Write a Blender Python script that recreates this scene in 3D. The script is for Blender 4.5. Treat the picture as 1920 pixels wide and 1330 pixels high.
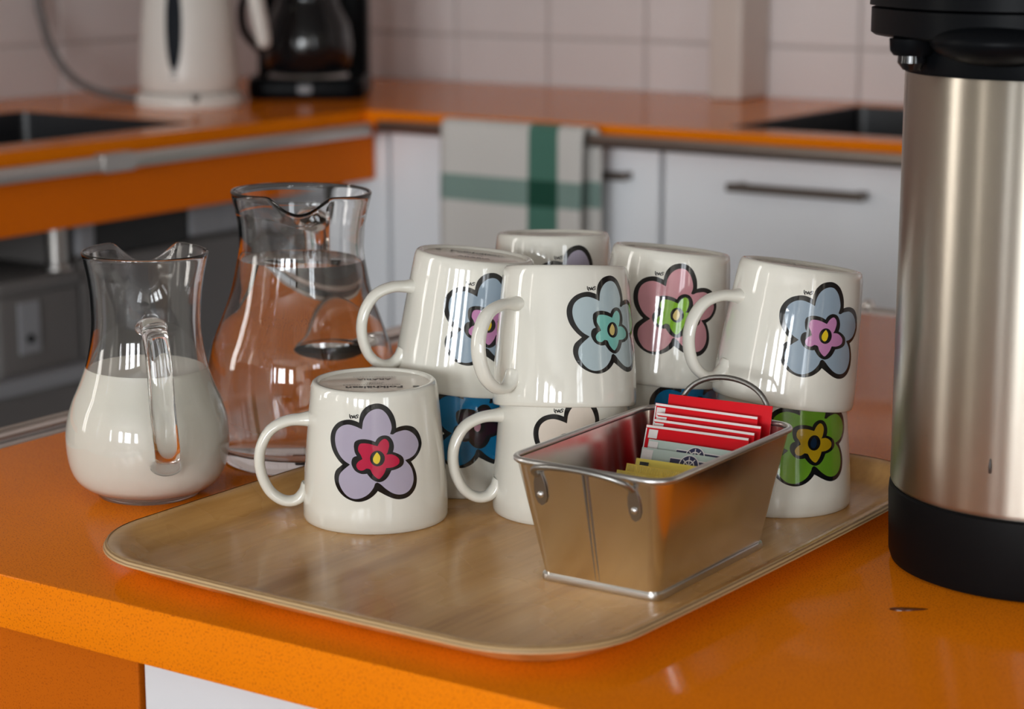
import bpy, bmesh, math, random
from mathutils import Vector, Matrix
from mathutils.geometry import tessellate_polygon

random.seed(7)
PI = math.pi
R = math.radians
for o in list(bpy.data.objects):
    bpy.data.objects.remove(o, do_unlink=True)
SC = bpy.context.scene
COL = SC.collection

# ------------------------------------------------------------------ camera
YAW = R(34.0)
PITCH = math.atan(815 / 4000)
cd = bpy.data.cameras.new('camera')
cam = bpy.data.objects.new('camera', cd)
COL.objects.link(cam)
cam.location = (0, 0, 1.188)
cam.rotation_euler = (PI / 2 - PITCH, 0, YAW)
cd.sensor_fit = 'HORIZONTAL'
cd.sensor_width = 36.0
cd.lens = 36.0 * 4000 / 1920
cd.clip_start = 0.02
cd.dof.use_dof = True
cd.dof.focus_distance = 1.29
cd.dof.aperture_fstop = 7.0
cd.dof.aperture_blades = 7
SC.camera = cam

# ------------------------------------------------------------------ world, daylight, exposure
w = bpy.data.worlds.new('world')
SC.world = w
w.use_nodes = True
w.node_tree.nodes['Background'].inputs[0].default_value = (0.62, 0.72, 0.85, 1)
w.node_tree.nodes['Background'].inputs[1].default_value = 0.6

SC.view_settings.view_transform = 'Standard'
SC.view_settings.look = 'None'
SC.view_settings.gamma = 1
SC.view_settings.use_curve_mapping = False
SC.view_settings.exposure = 0.40

ROOM_X0, ROOM_X1, ROOM_Y0, ROOM_Y1, ROOM_H = -2.66, 3.2, -5.5, 3.19, 2.75


def window_light(name, loc, rot, sx, sy, watts, col):
    l = bpy.data.lights.new(name, 'AREA')
    l.shape = 'RECTANGLE'
    l.size, l.size_y = sx, sy
    l.energy = watts
    l.color = col
    o = bpy.data.objects.new(name, l)
    COL.objects.link(o)
    o.location = loc
    o.rotation_euler = rot
    return o


DAY = (0.93, 0.97, 1.0)
# rear wall windows: (x0, x1), left wall window: (y0, y1), right wall window (y0, y1)
REAR_WIN = [(-2.2, -1.9), (-0.7, 0.0), (0.35, 1.45), (2.1, 2.8)]
LEFT_WIN = [(-2.2, -1.8), (-0.35, 0.05)]
RIGHT_WIN = [(-2.0, -1.0)]
WZ0, WZ1 = 0.85, 2.35
for x0, x1 in REAR_WIN:
    window_light('daylight_rear', ((x0 + x1) / 2, ROOM_Y0 - 0.14, (WZ0 + WZ1) / 2), (R(90), 0, 0),
                 x1 - x0, WZ1 - WZ0, 116 * (x1 - x0), DAY)
for y0, y1 in LEFT_WIN:
    window_light('daylight_left', (ROOM_X0 - 0.14, (y0 + y1) / 2, (WZ0 + WZ1) / 2), (R(90), 0, R(-90)),
                 y1 - y0, WZ1 - WZ0, 38 * (y1 - y0), (1.0, 0.95, 0.88))
for y0, y1 in RIGHT_WIN:
    window_light('daylight_right', (ROOM_X1 + 0.14, (y0 + y1) / 2, (WZ0 + WZ1) / 2), (R(90), 0, R(90)),
                 y1 - y0, WZ1 - WZ0, 22 * (y1 - y0), DAY)


# ------------------------------------------------------------------ materials
MATS = {}


def mat(name, color, rough=0.5, metal=0.0, **kw):
    m = bpy.data.materials.new(name)
    m.use_nodes = True
    b = m.node_tree.nodes['Principled BSDF']
    b.inputs['Base Color'].default_value = (*color, 1)
    b.inputs['Roughness'].default_value = rough
    b.inputs['Metallic'].default_value = metal
    for k, v in kw.items():
        b.inputs[k.replace('_', ' ')].default_value = v
    MATS[name] = m
    return m


def nodes(m):
    return m.node_tree.nodes, m.node_tree.links, m.node_tree.nodes['Principled BSDF']


def tex_coord(nt, scale=(1, 1, 1), space='Object'):
    tc = nt.nodes.new('ShaderNodeTexCoord')
    mp = nt.nodes.new('ShaderNodeMapping')
    mp.inputs['Scale'].default_value = scale
    nt.links.new(tc.outputs[space], mp.inputs['Vector'])
    return mp.outputs[0]


def noise(nt, vec, scale, detail=2, rough=0.5):
    n = nt.nodes.new('ShaderNodeTexNoise')
    n.inputs['Scale'].default_value = scale
    n.inputs['Detail'].default_value = detail
    n.inputs['Roughness'].default_value = rough
    nt.links.new(vec, n.inputs['Vector'])
    return n.outputs['Fac']


def ramp(nt, fac, stops):
    r = nt.nodes.new('ShaderNodeValToRGB')
    e = r.color_ramp.elements
    while len(e) < len(stops):
        e.new(0.5)
    for i, (p, c) in enumerate(stops):
        e[i].position = p
        e[i].color = (*c, 1) if len(c) == 3 else c
    nt.links.new(fac, r.inputs[0])
    return r.outputs[0]


def mixc(nt, fac, a, b, mode='MIX'):
    x = nt.nodes.new('ShaderNodeMix')
    x.data_type = 'RGBA'
    x.blend_type = mode
    for sock, v in ((x.inputs[0], fac), (x.inputs[6], a), (x.inputs[7], b)):
        if hasattr(v, 'is_linked'):
            nt.links.new(v, sock)
        elif isinstance(v, (int, float)):
            sock.default_value = v
        else:
            sock.default_value = (*v, 1)
    return x.outputs[2]


def math_node(nt, op, a, b=None):
    x = nt.nodes.new('ShaderNodeMath')
    x.operation = op
    for i, v in enumerate((a, b)):
        if v is None:
            continue
        if hasattr(v, 'is_linked'):
            nt.links.new(v, x.inputs[i])
        else:
            x.inputs[i].default_value = v
    return x.outputs[0]


def bump(m, fac, strength=0.1, dist=0.001):
    nt = m.node_tree
    bn = nt.nodes.new('ShaderNodeBump')
    bn.inputs['Strength'].default_value = strength
    bn.inputs['Distance'].default_value = dist
    nt.links.new(fac, bn.inputs['Height'])
    nt.links.new(bn.outputs[0], nt.nodes['Principled BSDF'].inputs['Normal'])


def speckled(name, base, dark, light, rough, scale=620):
    m = mat(name, base, rough)
    nt = m.node_tree
    v = tex_coord(nt)
    n1 = noise(nt, v, scale, 1, 0.4)
    n2 = noise(nt, v, scale * 0.9, 0, 0.5)
    n3 = noise(nt, v, 6, 3)
    f = ramp(nt, n1, [(0.595, (0, 0, 0)), (0.67, (1, 1, 1))])
    g = ramp(nt, n3, [(0.35, (0, 0, 0)), (0.7, (1, 1, 1))])
    c0 = mixc(nt, g, base, light)
    c = mixc(nt, f, c0, dark)
    nt.links.new(c, nt.nodes['Principled BSDF'].inputs['Base Color'])
    return m


speckled('orange_laminate', (0.83, 0.205, 0.004), (0.52, 0.10, 0.005), (0.87, 0.225, 0.005), 0.11, 900)
speckled('orange_panel', (0.80, 0.165, 0.002), (0.66, 0.13, 0.002), (0.82, 0.17, 0.002), 0.5, 900)
speckled('orange_panel_shaded', (0.50, 0.105, 0.002), (0.40, 0.08, 0.002), (0.52, 0.11, 0.002), 0.5, 900)  # darker copy of the orange panel: overhang shade put into its colour
for k_, v_ in (('orange_panel', 0.08), ('orange_panel_shaded', 0.08), ('orange_laminate', 0.025)):
    MATS[k_].node_tree.nodes['Principled BSDF'].inputs['Specular IOR Level'].default_value = v_
mat('white_door', (0.90, 0.91, 0.94), 0.35)
mat('white_panel', (0.68, 0.66, 0.68), 0.4)
mat('tile', (0.69, 0.62, 0.605), 0.22)
mat('grout', (0.54, 0.46, 0.43), 0.8)
mat('paint', (0.62, 0.57, 0.50), 0.7)
mat('ceiling_paint', (0.40, 0.385, 0.36), 0.8)
mat('casing_paint', (0.58, 0.50, 0.45), 0.5)
mat('floor_grey', (0.10, 0.10, 0.105), 0.45)
mat('frame_white', (0.75, 0.74, 0.72), 0.4)
mat('steel', (0.50, 0.48, 0.46), 0.28, 1.0)
mat('rail_steel', (0.80, 0.76, 0.72), 0.24, 1.0)
mat('chrome', (0.9, 0.87, 0.84), 0.06, 1.0)
mat('coffee', (0.10, 0.022, 0.004), 0.12)
mat('rail_bronze', (0.30, 0.26, 0.23), 0.35, 1.0)
mat('handle_dark', (0.16, 0.135, 0.12), 0.4, 1.0)
mat('sink_black', (0.012, 0.012, 0.014), 0.35)
mat('black_plastic', (0.004, 0.0045, 0.0055), 0.36, Specular_IOR_Level=0.05)
mat('black_gloss', (0.006, 0.006, 0.007), 0.08)
mat('black_rubber', (0.004, 0.004, 0.0045), 0.5, Specular_IOR_Level=0.10)
mat('kettle_white', (0.70, 0.66, 0.61), 0.35)
mat('gauge', (0.006, 0.008, 0.012), 0.5, Specular_IOR_Level=0.1)
mat('grey_mark', (0.25, 0.24, 0.24), 0.5)
mat('cord_grey', (0.13, 0.115, 0.11), 0.5)
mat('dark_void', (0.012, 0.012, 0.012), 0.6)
mat('cabinet_grey', (0.125, 0.115, 0.11), 0.5)
mat('cabinet_light_grey', (0.26, 0.26, 0.275), 0.5)

# ceramic glaze with faint unevenness
m = mat('ceramic', (0.735, 0.71, 0.635), 0.07, Coat_Weight=0.5, Coat_Roughness=0.03)
nt = m.node_tree
bump(m, noise(nt, tex_coord(nt), 70, 1), 0.05, 0.002)
mat('ceramic_foot', (0.88, 0.79, 0.69), 0.12)


def print_mat(name, col):
    return mat('print_' + name, col, 0.08, Coat_Weight=0.5, Coat_Roughness=0.03)


print_mat('black', (0.007, 0.007, 0.008))
print_mat('lavender', (0.40, 0.355, 0.45))
print_mat('crimson', (0.47, 0.008, 0.05))
print_mat('yellow', (0.72, 0.52, 0.015))
print_mat('pale_yellow', (0.62, 0.48, 0.17))
print_mat('pale_blue', (0.41, 0.50, 0.53))
print_mat('turquoise', (0.19, 0.50, 0.44))
print_mat('grey_blue', (0.27, 0.345, 0.42))
print_mat('orchid', (0.50, 0.21, 0.40))
print_mat('rose', (0.54, 0.25, 0.28))
print_mat('lime', (0.20, 0.42, 0.02))
print_mat('green', (0.13, 0.30, 0.02))
print_mat('mustard', (0.42, 0.27, 0.008))
print_mat('deep_blue', (0.002, 0.15, 0.33))
print_mat('aubergine', (0.035, 0.008, 0.02))
print_mat('blush', (0.56, 0.26, 0.34))
print_mat('cream', (0.66, 0.58, 0.50))
print_mat('navy', (0.008, 0.02, 0.045))
mat('mark_ink', (0.045, 0.035, 0.03), 0.4)

mat('glass', (1, 1, 1), 0.0, Transmission_Weight=1.0, IOR=1.47)
mat('water', (0.985, 0.99, 0.99), 0.0, Transmission_Weight=1.0, IOR=1.333)
mat('milk', (0.985, 0.955, 0.85), 0.35)

# birch tray
m = mat('birch', (0.42, 0.25, 0.10), 0.3, Specular_IOR_Level=0.2, Coat_Weight=0.16, Coat_Roughness=0.10)
nt = m.node_tree
v = tex_coord(nt, (9, 1.1, 9))
v2 = tex_coord(nt, (120, 6, 120))
a = noise(nt, v, 3.0, 4, 0.55)
b_ = noise(nt, v2, 2.0, 3, 0.6)
c1 = ramp(nt, a, [(0.32, (0.44, 0.20, 0.04)), (0.50, (0.68, 0.37, 0.12)), (0.72, (0.76, 0.45, 0.18))])
c2 = ramp(nt, b_, [(0.3, (0.86, 0.82, 0.78)), (0.65, (1, 1, 1))])
nt.links.new(mixc(nt, 0.8, c1, c2, 'MULTIPLY'), nt.nodes['Principled BSDF'].inputs['Base Color'])
rr = ramp(nt, noise(nt, tex_coord(nt), 14, 3), [(0.3, (0.20, 0.20, 0.20)), (0.7, (0.36, 0.36, 0.36))])
nt.links.new(rr, nt.nodes['Principled BSDF'].inputs['Roughness'])
# plywood edge
m = mat('plywood_edge', (0.5, 0.33, 0.16), 0.5)
nt = m.node_tree
wv = nt.nodes.new('ShaderNodeTexWave')
wv.bands_direction = 'Z'
wv.inputs['Scale'].default_value = 190
wv.inputs['Distortion'].default_value = 0.6
nt.links.new(tex_coord(nt), wv.inputs['Vector'])
nt.links.new(ramp(nt, wv.outputs['Fac'], [(0.2, (0.24, 0.13, 0.05)), (0.6, (0.55, 0.37, 0.18))]),
             nt.nodes['Principled BSDF'].inputs['Base Color'])

# galvanised tin
m = mat('galvanised', (0.47, 0.44, 0.40), 0.28, 1.0)
nt = m.node_tree
n = noise(nt, tex_coord(nt, (1, 1, 0.5)), 45, 5, 0.65)
nt.links.new(ramp(nt, n, [(0.3, (0.80, 0.77, 0.72)), (0.7, (0.86, 0.83, 0.78))]),
             nt.nodes['Principled BSDF'].inputs['Base Color'])
nt.links.new(ramp(nt, n, [(0.3, (0.20, 0.20, 0.20)), (0.72, (0.27, 0.27, 0.27))]),
             nt.nodes['Principled BSDF'].inputs['Roughness'])
mat('galvanised_edge', (0.66, 0.65, 0.64), 0.33, 1.0)
mat('wire', (0.36, 0.35, 0.335), 0.36, 1.0)

# brushed steel of the airpot
m = mat('brushed_steel', (0.50, 0.455, 0.39), 0.34, 1.0, Anisotropic=0.95, Anisotropic_Rotation=0.25)
nt = m.node_tree
tg = nt.nodes.new('ShaderNodeTangent')
tg.direction_type = 'RADIAL'
tg.axis = 'Z'
nt.links.new(tg.outputs[0], nt.nodes['Principled BSDF'].inputs['Tangent'])
n = noise(nt, tex_coord(nt, (6, 6, 900)), 1.0, 2)
bump(m, n, 0.03, 0.0005)

mat('sachet_red', (0.60, 0.003, 0.010), 0.4, Specular_IOR_Level=0.15)
mat('sachet_white', (0.72, 0.66, 0.64), 0.45)
mat('sachet_grey', (0.45, 0.53, 0.48), 0.4)
mat('sachet_yellow', (0.88, 0.70, 0.11), 0.3)
mat('sachet_gold', (0.90, 0.68, 0.11), 0.2)
mat('sachet_foil', (0.95, 0.80, 0.30), 0.22, 0.4)
mat('sachet_navy', (0.012, 0.010, 0.06), 0.4)
mat('sachet_black', (0.01, 0.01, 0.008), 0.4)

# towel: woven check
m = mat('towel', (0.6, 0.58, 0.55), 0.9, Sheen_Weight=0.2)
nt = m.node_tree
tc = nt.nodes.new('ShaderNodeTexCoord')
sp = nt.nodes.new('ShaderNodeSeparateXYZ')
nt.links.new(tc.outputs['Object'], sp.inputs[0])


def band(sock, lo, hi):
    return math_node(nt, 'MULTIPLY', math_node(nt, 'GREATER_THAN', sock, lo), math_node(nt, 'LESS_THAN', sock, hi))


vx = band(sp.outputs[0], 0.156, 0.206)
hz = band(sp.outputs[2], -0.119, -0.080)
both = math_node(nt, 'MULTIPLY', vx, hz)
c = mixc(nt, hz, (0.62, 0.59, 0.555), (0.20, 0.29, 0.255))
c = mixc(nt, vx, c, (0.06, 0.17, 0.125))
c = mixc(nt, both, c, (0.0, 0.055, 0.03))
nt.links.new(c, nt.nodes['Principled BSDF'].inputs['Base Color'])


# ------------------------------------------------------------------ object helpers
def obj(name, me, material=None, parent=None, smooth=False, angle=None):
    if isinstance(me, bmesh.types.BMesh):
        bm = me
        bmesh.ops.recalc_face_normals(bm, faces=bm.faces[:])
        me = bpy.data.meshes.new(name)
        bm.to_mesh(me)
        bm.free()
    if material is not None and len(me.materials) == 0:
        me.materials.append(MATS[material])
    if smooth:
        for p in me.polygons:
            p.use_smooth = True
        if angle is not None:
            bm = bmesh.new()
            bm.from_mesh(me)
            for e in bm.edges:
                if len(e.link_faces) == 2 and e.calc_face_angle(0) > R(angle):
                    e.smooth = False
            bm.to_mesh(me)
            bm.free()
    o = bpy.data.objects.new(name, me)
    COL.objects.link(o)
    if parent is not None:
        o.parent = parent
    return o


def tag(o, label, cat, group=None):
    o['label'] = label
    o['category'] = cat
    if group:
        o['group'] = group
    return o


def thing(name, label, cat, loc=(0, 0, 0), rz=0.0, group=None):
    o = bpy.data.objects.new(name, None)
    o.empty_display_size = 0.02
    COL.objects.link(o)
    o.location = loc
    o.rotation_euler = (0, 0, rz)
    return tag(o, label, cat, group)


def struct(name, me, material, parent=None):
    o = obj(name, me, material, parent)
    if parent is None:
        o['kind'] = 'structure'
    return o


def bx(bm, x0, x1, y0, y1, z0, z1, bev=0.0, seg=2):
    r = bmesh.ops.create_cube(bm, size=1.0)
    vs = r['verts']
    for v in vs:
        v.co = Vector((x0 + (v.co.x + .5) * (x1 - x0), y0 + (v.co.y + .5) * (y1 - y0), z0 + (v.co.z + .5) * (z1 - z0)))
    if bev > 0:
        es = list({e for v in vs for e in v.link_edges})
        bmesh.ops.bevel(bm, geom=es, offset=bev, segments=seg, profile=0.5, affect='EDGES')
    return bm


def box(x0, x1, y0, y1, z0, z1, bev=0.0, seg=2):
    return bx(bmesh.new(), x0, x1, y0, y1, z0, z1, bev, seg)


def lathe(prof, n=96, close=True, bm=None, warp=None, center=(0, 0)):
    """revolve (r, z) points; r == 0 makes a pole; closed profile when close"""
    bm = bm or bmesh.new()
    rings = []
    for r, z in prof:
        if r <= 1e-7:
            rings.append([bm.verts.new((center[0], center[1], z))])
        else:
            ring = []
            for i in range(n):
                a = 2 * PI * i / n
                p = Vector((r * math.cos(a), r * math.sin(a), z))
                if warp:
                    p = warp(p, a)
                ring.append(bm.verts.new((p.x + center[0], p.y + center[1], p.z)))
            rings.append(ring)
    pairs = list(zip(rings, rings[1:]))
    if close:
        pairs.append((rings[-1], rings[0]))
    for a, b in pairs:
        if len(a) == 1 and len(b) == 1:
            continue
        for i in range(n):
            j = (i + 1) % n
            if len(a) == 1:
                bm.faces.new((a[0], b[i], b[j]))
            elif len(b) == 1:
                bm.faces.new((a[i], a[j], b[0]))
            else:
                bm.faces.new((a[i], a[j], b[j], b[i]))
    return bm


def catmull(pts, sub=6, closed=False):
    out = []
    n = len(pts)
    P = [Vector(p) for p in pts]
    rng = range(n) if closed else range(n - 1)
    for i in rng:
        if closed:
            p0, p1, p2, p3 = P[(i - 1) % n], P[i], P[(i + 1) % n], P[(i + 2) % n]
        else:
            p0 = P[i - 1] if i > 0 else P[0] * 2 - P[1]
            p1, p2 = P[i], P[i + 1]
            p3 = P[i + 2] if i + 2 < n else P[-1] * 2 - P[-2]
        for k in range(sub):
            t = k / sub
            out.append(0.5 * ((2 * p1) + (p2 - p0) * t + (2 * p0 - 5 * p1 + 4 * p2 - p3) * t * t
                              + (3 * p1 - p0 - 3 * p2 + p3) * t ** 3))
    if not closed:
        out.append(P[-1])
    return out


def sweep(path, ra, rb=None, side=None, n=12, closed=False, bm=None, cap=True):
    """tube along path; ra, rb half-sizes (number or list); side: fixed vector for the rb axis"""
    bm = bm or bmesh.new()
    m = len(path)
    rings = []
    prev = None
    for i, p in enumerate(path):
        p = Vector(p)
        if closed:
            t = Vector(path[(i + 1) % m]) - Vector(path[i - 1])
        else:
            t = Vector(path[min(i + 1, m - 1)]) - Vector(path[max(i - 1, 0)])
        t.normalize()
        if side is not None:
            s = Vector(side)
            s = (s - t * s.dot(t)).normalized()
        else:
            if prev is None:
                up = Vector((0, 0, 1)) if abs(t.z) < 0.9 else Vector((1, 0, 0))
                s = t.cross(up).normalized()
            else:
                s = (prev - t * prev.dot(t)).normalized()
        prev = s
        nn = t.cross(s)
        a = ra[i] if isinstance(ra, (list, tuple)) else ra
        b = a if rb is None else (rb[i] if isinstance(rb, (list, tuple)) else rb)
        rings.append([bm.verts.new(p + nn * (a * math.cos(2 * PI * k / n)) + s * (b * math.sin(2 * PI * k / n)))
                      for k in range(n)])
    prs = list(zip(rings, rings[1:]))
    if closed:
        prs.append((rings[-1], rings[0]))
    for a, b in prs:
        for k in range(n):
            j = (k + 1) % n
            bm.faces.new((a[k], a[j], b[j], b[k]))
    if cap and not closed:
        bm.faces.new(rings[0])
        bm.faces.new(rings[-1][::-1])
    return bm


def slab_with_holes(rects, holes, z0, z1):
    xs = sorted({v for r in rects + holes for v in r[:2]})
    ys = sorted({v for r in rects + holes for v in r[2:]})
    bm = bmesh.new()

    def inside(i, j):
        if i < 0 or j < 0 or i >= len(xs) - 1 or j >= len(ys) - 1:
            return False
        cx, cy = (xs[i] + xs[i + 1]) / 2, (ys[j] + ys[j + 1]) / 2
        f = lambda r: r[0] < cx < r[1] and r[2] < cy < r[3]
        return any(f(r) for r in rects) and not any(f(h) for h in holes)
    V = {}

    def vt(i, j, k):
        key = (i, j, k)
        if key not in V:
            V[key] = bm.verts.new((xs[i], ys[j], (z0, z1)[k]))
        return V[key]
    for i in range(len(xs) - 1):
        for j in range(len(ys) - 1):
            if not inside(i, j):
                continue
            bm.faces.new((vt(i, j, 1), vt(i + 1, j, 1), vt(i + 1, j + 1, 1), vt(i, j + 1, 1)))
            bm.faces.new((vt(i, j, 0), vt(i, j + 1, 0), vt(i + 1, j + 1, 0), vt(i + 1, j, 0)))
            for di, dj, a, b in ((-1, 0, (i, j + 1), (i, j)), (1, 0, (i + 1, j), (i + 1, j + 1)),
                                 (0, -1, (i, j), (i + 1, j)), (0, 1, (i + 1, j + 1), (i, j + 1))):
                if not inside(i + di, j + dj):
                    bm.faces.new((vt(*a, 0), vt(*b, 0), vt(*b, 1), vt(*a, 1)))
    return bm


def rrect(hx, hy, r, n=6, cx=0, cy=0):
    pts = []
    for sx, sy, a0 in ((1, 1, 0), (-1, 1, 90), (-1, -1, 180), (1, -1, 270)):
        for k in range(n + 1):
            a = R(a0 + 90 * k / n)
            pts.append((cx + sx * (hx - r) + r * math.cos(a), cy + sy * (hy - r) + r * math.sin(a)))
    return pts


def loft(loops, bm=None, cap0=True, cap1=True, closed=False):
    bm = bm or bmesh.new()
    rings = [[bm.verts.new(p) for p in l] for l in loops]
    prs = list(zip(rings, rings[1:]))
    if closed:
        prs.append((rings[-1], rings[0]))
    for a, b in prs:
        n = len(a)
        for k in range(n):
            j = (k + 1) % n
            bm.faces.new((a[k], a[j], b[j], b[k]))
    if not closed:
        if cap0:
            bm.faces.new(rings[0][::-1])
        if cap1:
            bm.faces.new(rings[-1])
    return bm


# ------------------------------------------------------------------ room shell
struct('floor', box(ROOM_X0 - .2, ROOM_X1 + .2, ROOM_Y0 - .2, ROOM_Y1 + .2, -0.1, 0.0), 'floor_grey')
struct('ceiling', box(ROOM_X0 - .2, ROOM_X1 + .2, ROOM_Y0 - .2, ROOM_Y1 + .2, ROOM_H, ROOM_H + .1), 'ceiling_paint')
wall_back = struct('wall_back', box(ROOM_X0 - .15, ROOM_X1 + .15, ROOM_Y1 + .006, ROOM_Y1 + .15, 0, ROOM_H), 'grout')


def wall_with_openings(axis, pos0, pos1, a0, a1, wins):
    """wall slab with window holes; axis 'y' = runs along x at y pos"""
    bm = slab_with_holes([(a0, a1, 0, ROOM_H)], [(w0, w1, WZ0, WZ1) for w0, w1 in wins], pos0, pos1)
    for v in bm.verts:
        a, z, p = v.co
        v.co = (a, p, z) if axis == 'y' else (p, a, z)
    return bm


struct('wall_rear', wall_with_openings('y', ROOM_Y0 - .15, ROOM_Y0, ROOM_X0 - .15, ROOM_X1 + .15, REAR_WIN), 'paint')
wall_left = struct('wall_left', wall_with_openings('x', ROOM_X0 - .15, ROOM_X0 - .006, ROOM_Y0, ROOM_Y1 + .006, LEFT_WIN), 'paint')
struct('wall_right', wall_with_openings('x', ROOM_X1, ROOM_X1 + .15, ROOM_Y0, ROOM_Y1 + .006, RIGHT_WIN), 'paint')


def window(name, axis, pos, w0, w1):
    """white timber frame set in the opening, with mullions"""
    bm = bmesh.new()

    def b(a0, a1, z0, z1, d=0.03):
        if axis == 'y':
            bx(bm, a0, a1, pos - d, pos + d, z0, z1)
        else:
            bx(bm, pos - d, pos + d, a0, a1, z0, z1)
    t = 0.05
    b(w0, w0 + t, WZ0, WZ1)
    b(w1 - t, w1, WZ0, WZ1)
    b(w0 + t, w1 - t, WZ0, WZ0 + t)
    b(w0 + t, w1 - t, WZ1 - t, WZ1)
    o = struct(name, bm, 'frame_white')
    mid = (w0 + w1) / 2
    bm = bmesh.new()
    b2 = (lambda a0, a1, z0, z1: bx(bm, a0, a1, pos - .02, pos + .02, z0, z1)) if axis == 'y' else \
         (lambda a0, a1, z0, z1: bx(bm, pos - .02, pos + .02, a0, a1, z0, z1))
    b2(mid - .03, mid + .03, WZ0 + t, WZ1 - t)
    obj('mullion', bm, 'frame_white', o)
    bm = bmesh.new()
    b2(w0 + t, mid - .03, WZ1 - .42, WZ1 - .38)
    b2(mid + .03, w1 - t, WZ1 - .42, WZ1 - .38)
    obj('transom', bm, 'frame_white', o)


k = 1
for x0, x1 in REAR_WIN:
    window('window_%d' % k, 'y', ROOM_Y0 - .06, x0, x1)
    k += 1
for y0, y1 in LEFT_WIN:
    window('window_%d' % k, 'x', ROOM_X0 - .06, y0, y1)
    k += 1
for y0, y1 in RIGHT_WIN:
    window('window_%d' % k, 'x', ROOM_X1 + .06, y0, y1)
    k += 1

# tiles: 200 x 150 mm, each its own piece on the walls
tile_me = bpy.data.meshes.new('tile')
tb = box(-.0985, .0985, -.004, .004, -.0735, .0735, .0022, 1)
bmesh.ops.recalc_face_normals(tb, faces=tb.faces[:])
tb.to_mesh(tile_me)
tb.free()
tile_me.materials.append(MATS['tile'])
for row in range(4):
    zc = 0.984 - .075 + row * .15
    for i in range(17):
        xc = -2.575 + .2 * i
        o = bpy.data.objects.new('tile', tile_me)
        COL.objects.link(o)
        o.parent = wall_back
        o.location = (xc, ROOM_Y1 + .002 - random.uniform(0, .0006), zc)
    for i in range(13):
        yc = 0.68 + .2 * i
        if yc > 3.12:
            continue
        o = bpy.data.objects.new('tile', tile_me)
        COL.objects.link(o)
        o.parent = wall_left
        o.location = (ROOM_X0 - .002 + random.uniform(0, .0006), yc, zc)
        o.rotation_euler = (0, 0, PI / 2)
obj('grout_bed', box(ROOM_X0 - .006, ROOM_X0 - .0035, .58, 3.19, .83, 1.434), 'grout', wall_left)
o = struct('trim_1', box(-1.695, -1.635, 3.085, 3.184, .9, ROOM_H, .006), 'casing_paint')

# ------------------------------------------------------------------ kitchen counters along the walls
CT = 0.90
LS = (-2.47, -2.11, 1.60, 2.315)       # left sink opening
RS = (-1.445, -0.90, 2.685, 3.12)      # right sink opening
tag(obj('worktop', slab_with_holes([(-2.655, -2.04, 0.6, 3.184), (-2.655, 1.2, 2.62, 3.184)], [LS, RS], CT - .033, CT),
        'orange_laminate'), 'orange speckled corner worktop along the tiled walls', 'worktop')


def sink(name, label, r):
    t = thing(name, label, 'sink', ((r[0] + r[1]) / 2, (r[2] + r[3]) / 2, CT - .11))
    hx, hy = (r[1] - r[0]) / 2 - .001, (r[3] - r[2]) / 2 - .001
    L = lambda h, q, rad, z: [(x, y, z) for x, y in rrect(hx - h, hy - h, rad, 5)]
    bm = loft([L(0, 0, .012, .1095), L(0, 0, .012, .0), L(.02, 0, .02, -.0), L(.024, 0, .02, .004),
               L(.008, 0, .02, .012), L(.006, 0, .012, .1095)], cap0=False, cap1=False, closed=True)
    floor = bmesh.new()
    obj('basin', bm, 'sink_black', t, True, 40)
    obj('basin_floor', loft([L(.022, 0, .02, .0005), L(.022, 0, .02, .004)], floor), 'sink_black', t)
    # tap-less drain
    obj('drain', lathe([(0, .004), (.03, .004), (.03, .007), (.026, .008), (.0, .006)], 24, False), 'steel', t, True, 40)
    return t


sink('kitchen_sink', 'black sunken sink in the worktop in front of the white kettle', LS)
sink('kitchen_sink', 'black sunken sink in the back worktop beside the steel airpot', RS)

# front rail under the worktop edges
t = thing('counter_rail', 'brushed metal rail below the left worktop edge above the orange apron', 'rail', (-2.0, 1.6, .876))
obj('bar', box(-.006, .008, -1.0, .975, -.010, .010, .004), 'steel', t, True, 40)
for yy in (-.6, .45, .93):
    obj('bracket', box(-.0405, -.006, yy - .012, yy + .012, -.006, .006, .002), 'steel', t)
obj('clamp', box(-.009, .0105, .40, .46, -.0125, .0125, .003), 'steel', t)
t = thing('counter_rail', 'dark metal towel rail along the back worktop edge', 'rail', (0, 2.585, .880))
obj('bar', box(-1.99, 1.1, -.007, .007, -.009, .009, .004), 'rail_bronze', t, True, 40)
for xx in (-1.95, -1.47, -.9, 0):
    obj('bracket', box(xx - .012, xx + .012, .007, .0345, -.006, .004, .002), 'rail_bronze', t)

# left counter: orange apron, legs, dark knee space
t = thing('counter_apron', 'orange apron panel under the left worktop', 'panel', (-2.055, 1.6, .867))
obj('board', box(-.012, .012, -1.0, 1.045, -.077, -.0005, .002), 'orange_panel', t)
t = thing('support_post', 'short steel post between the grey box and the left worktop', 'post', (-2.12, 2.035, .7225))
obj('tube', lathe([(0, .004), (.015, .004), (.015, .0662), (0, .0662)], 24, False), 'steel', t, True, 40)
obj('flange', lathe([(0, 0.0), (.022, 0.0), (.021, .004), (.0155, .006)], 24, False), 'steel', t, True, 40)
t = thing('drawer_unit', 'grey unit with a black slot under the left worktop', 'cabinet', (-2.35, 2.33, 0))
obj('body', box(-.24, .235, -.27, .28, .02, .785), 'cabinet_grey', t)
obj('front_panel', box(.235, .25, -.27, .28, .03, .730, .002), 'cabinet_grey', t)
obj('slot', box(.235, .246, -.24, -.05, .732, .785), 'dark_void', t)
for y0, y1 in ((-.27, -.242), (-.048, .02), (.022, .28)):
    obj('front_panel', box(.235, .25, y0, y1, .738, .785, .002), 'cabinet_light_grey', t)
t = thing('storage_box', 'dark grey box with pale plate in the knee space under the left worktop', 'box', (-2.30, 1.985, 0))
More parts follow.
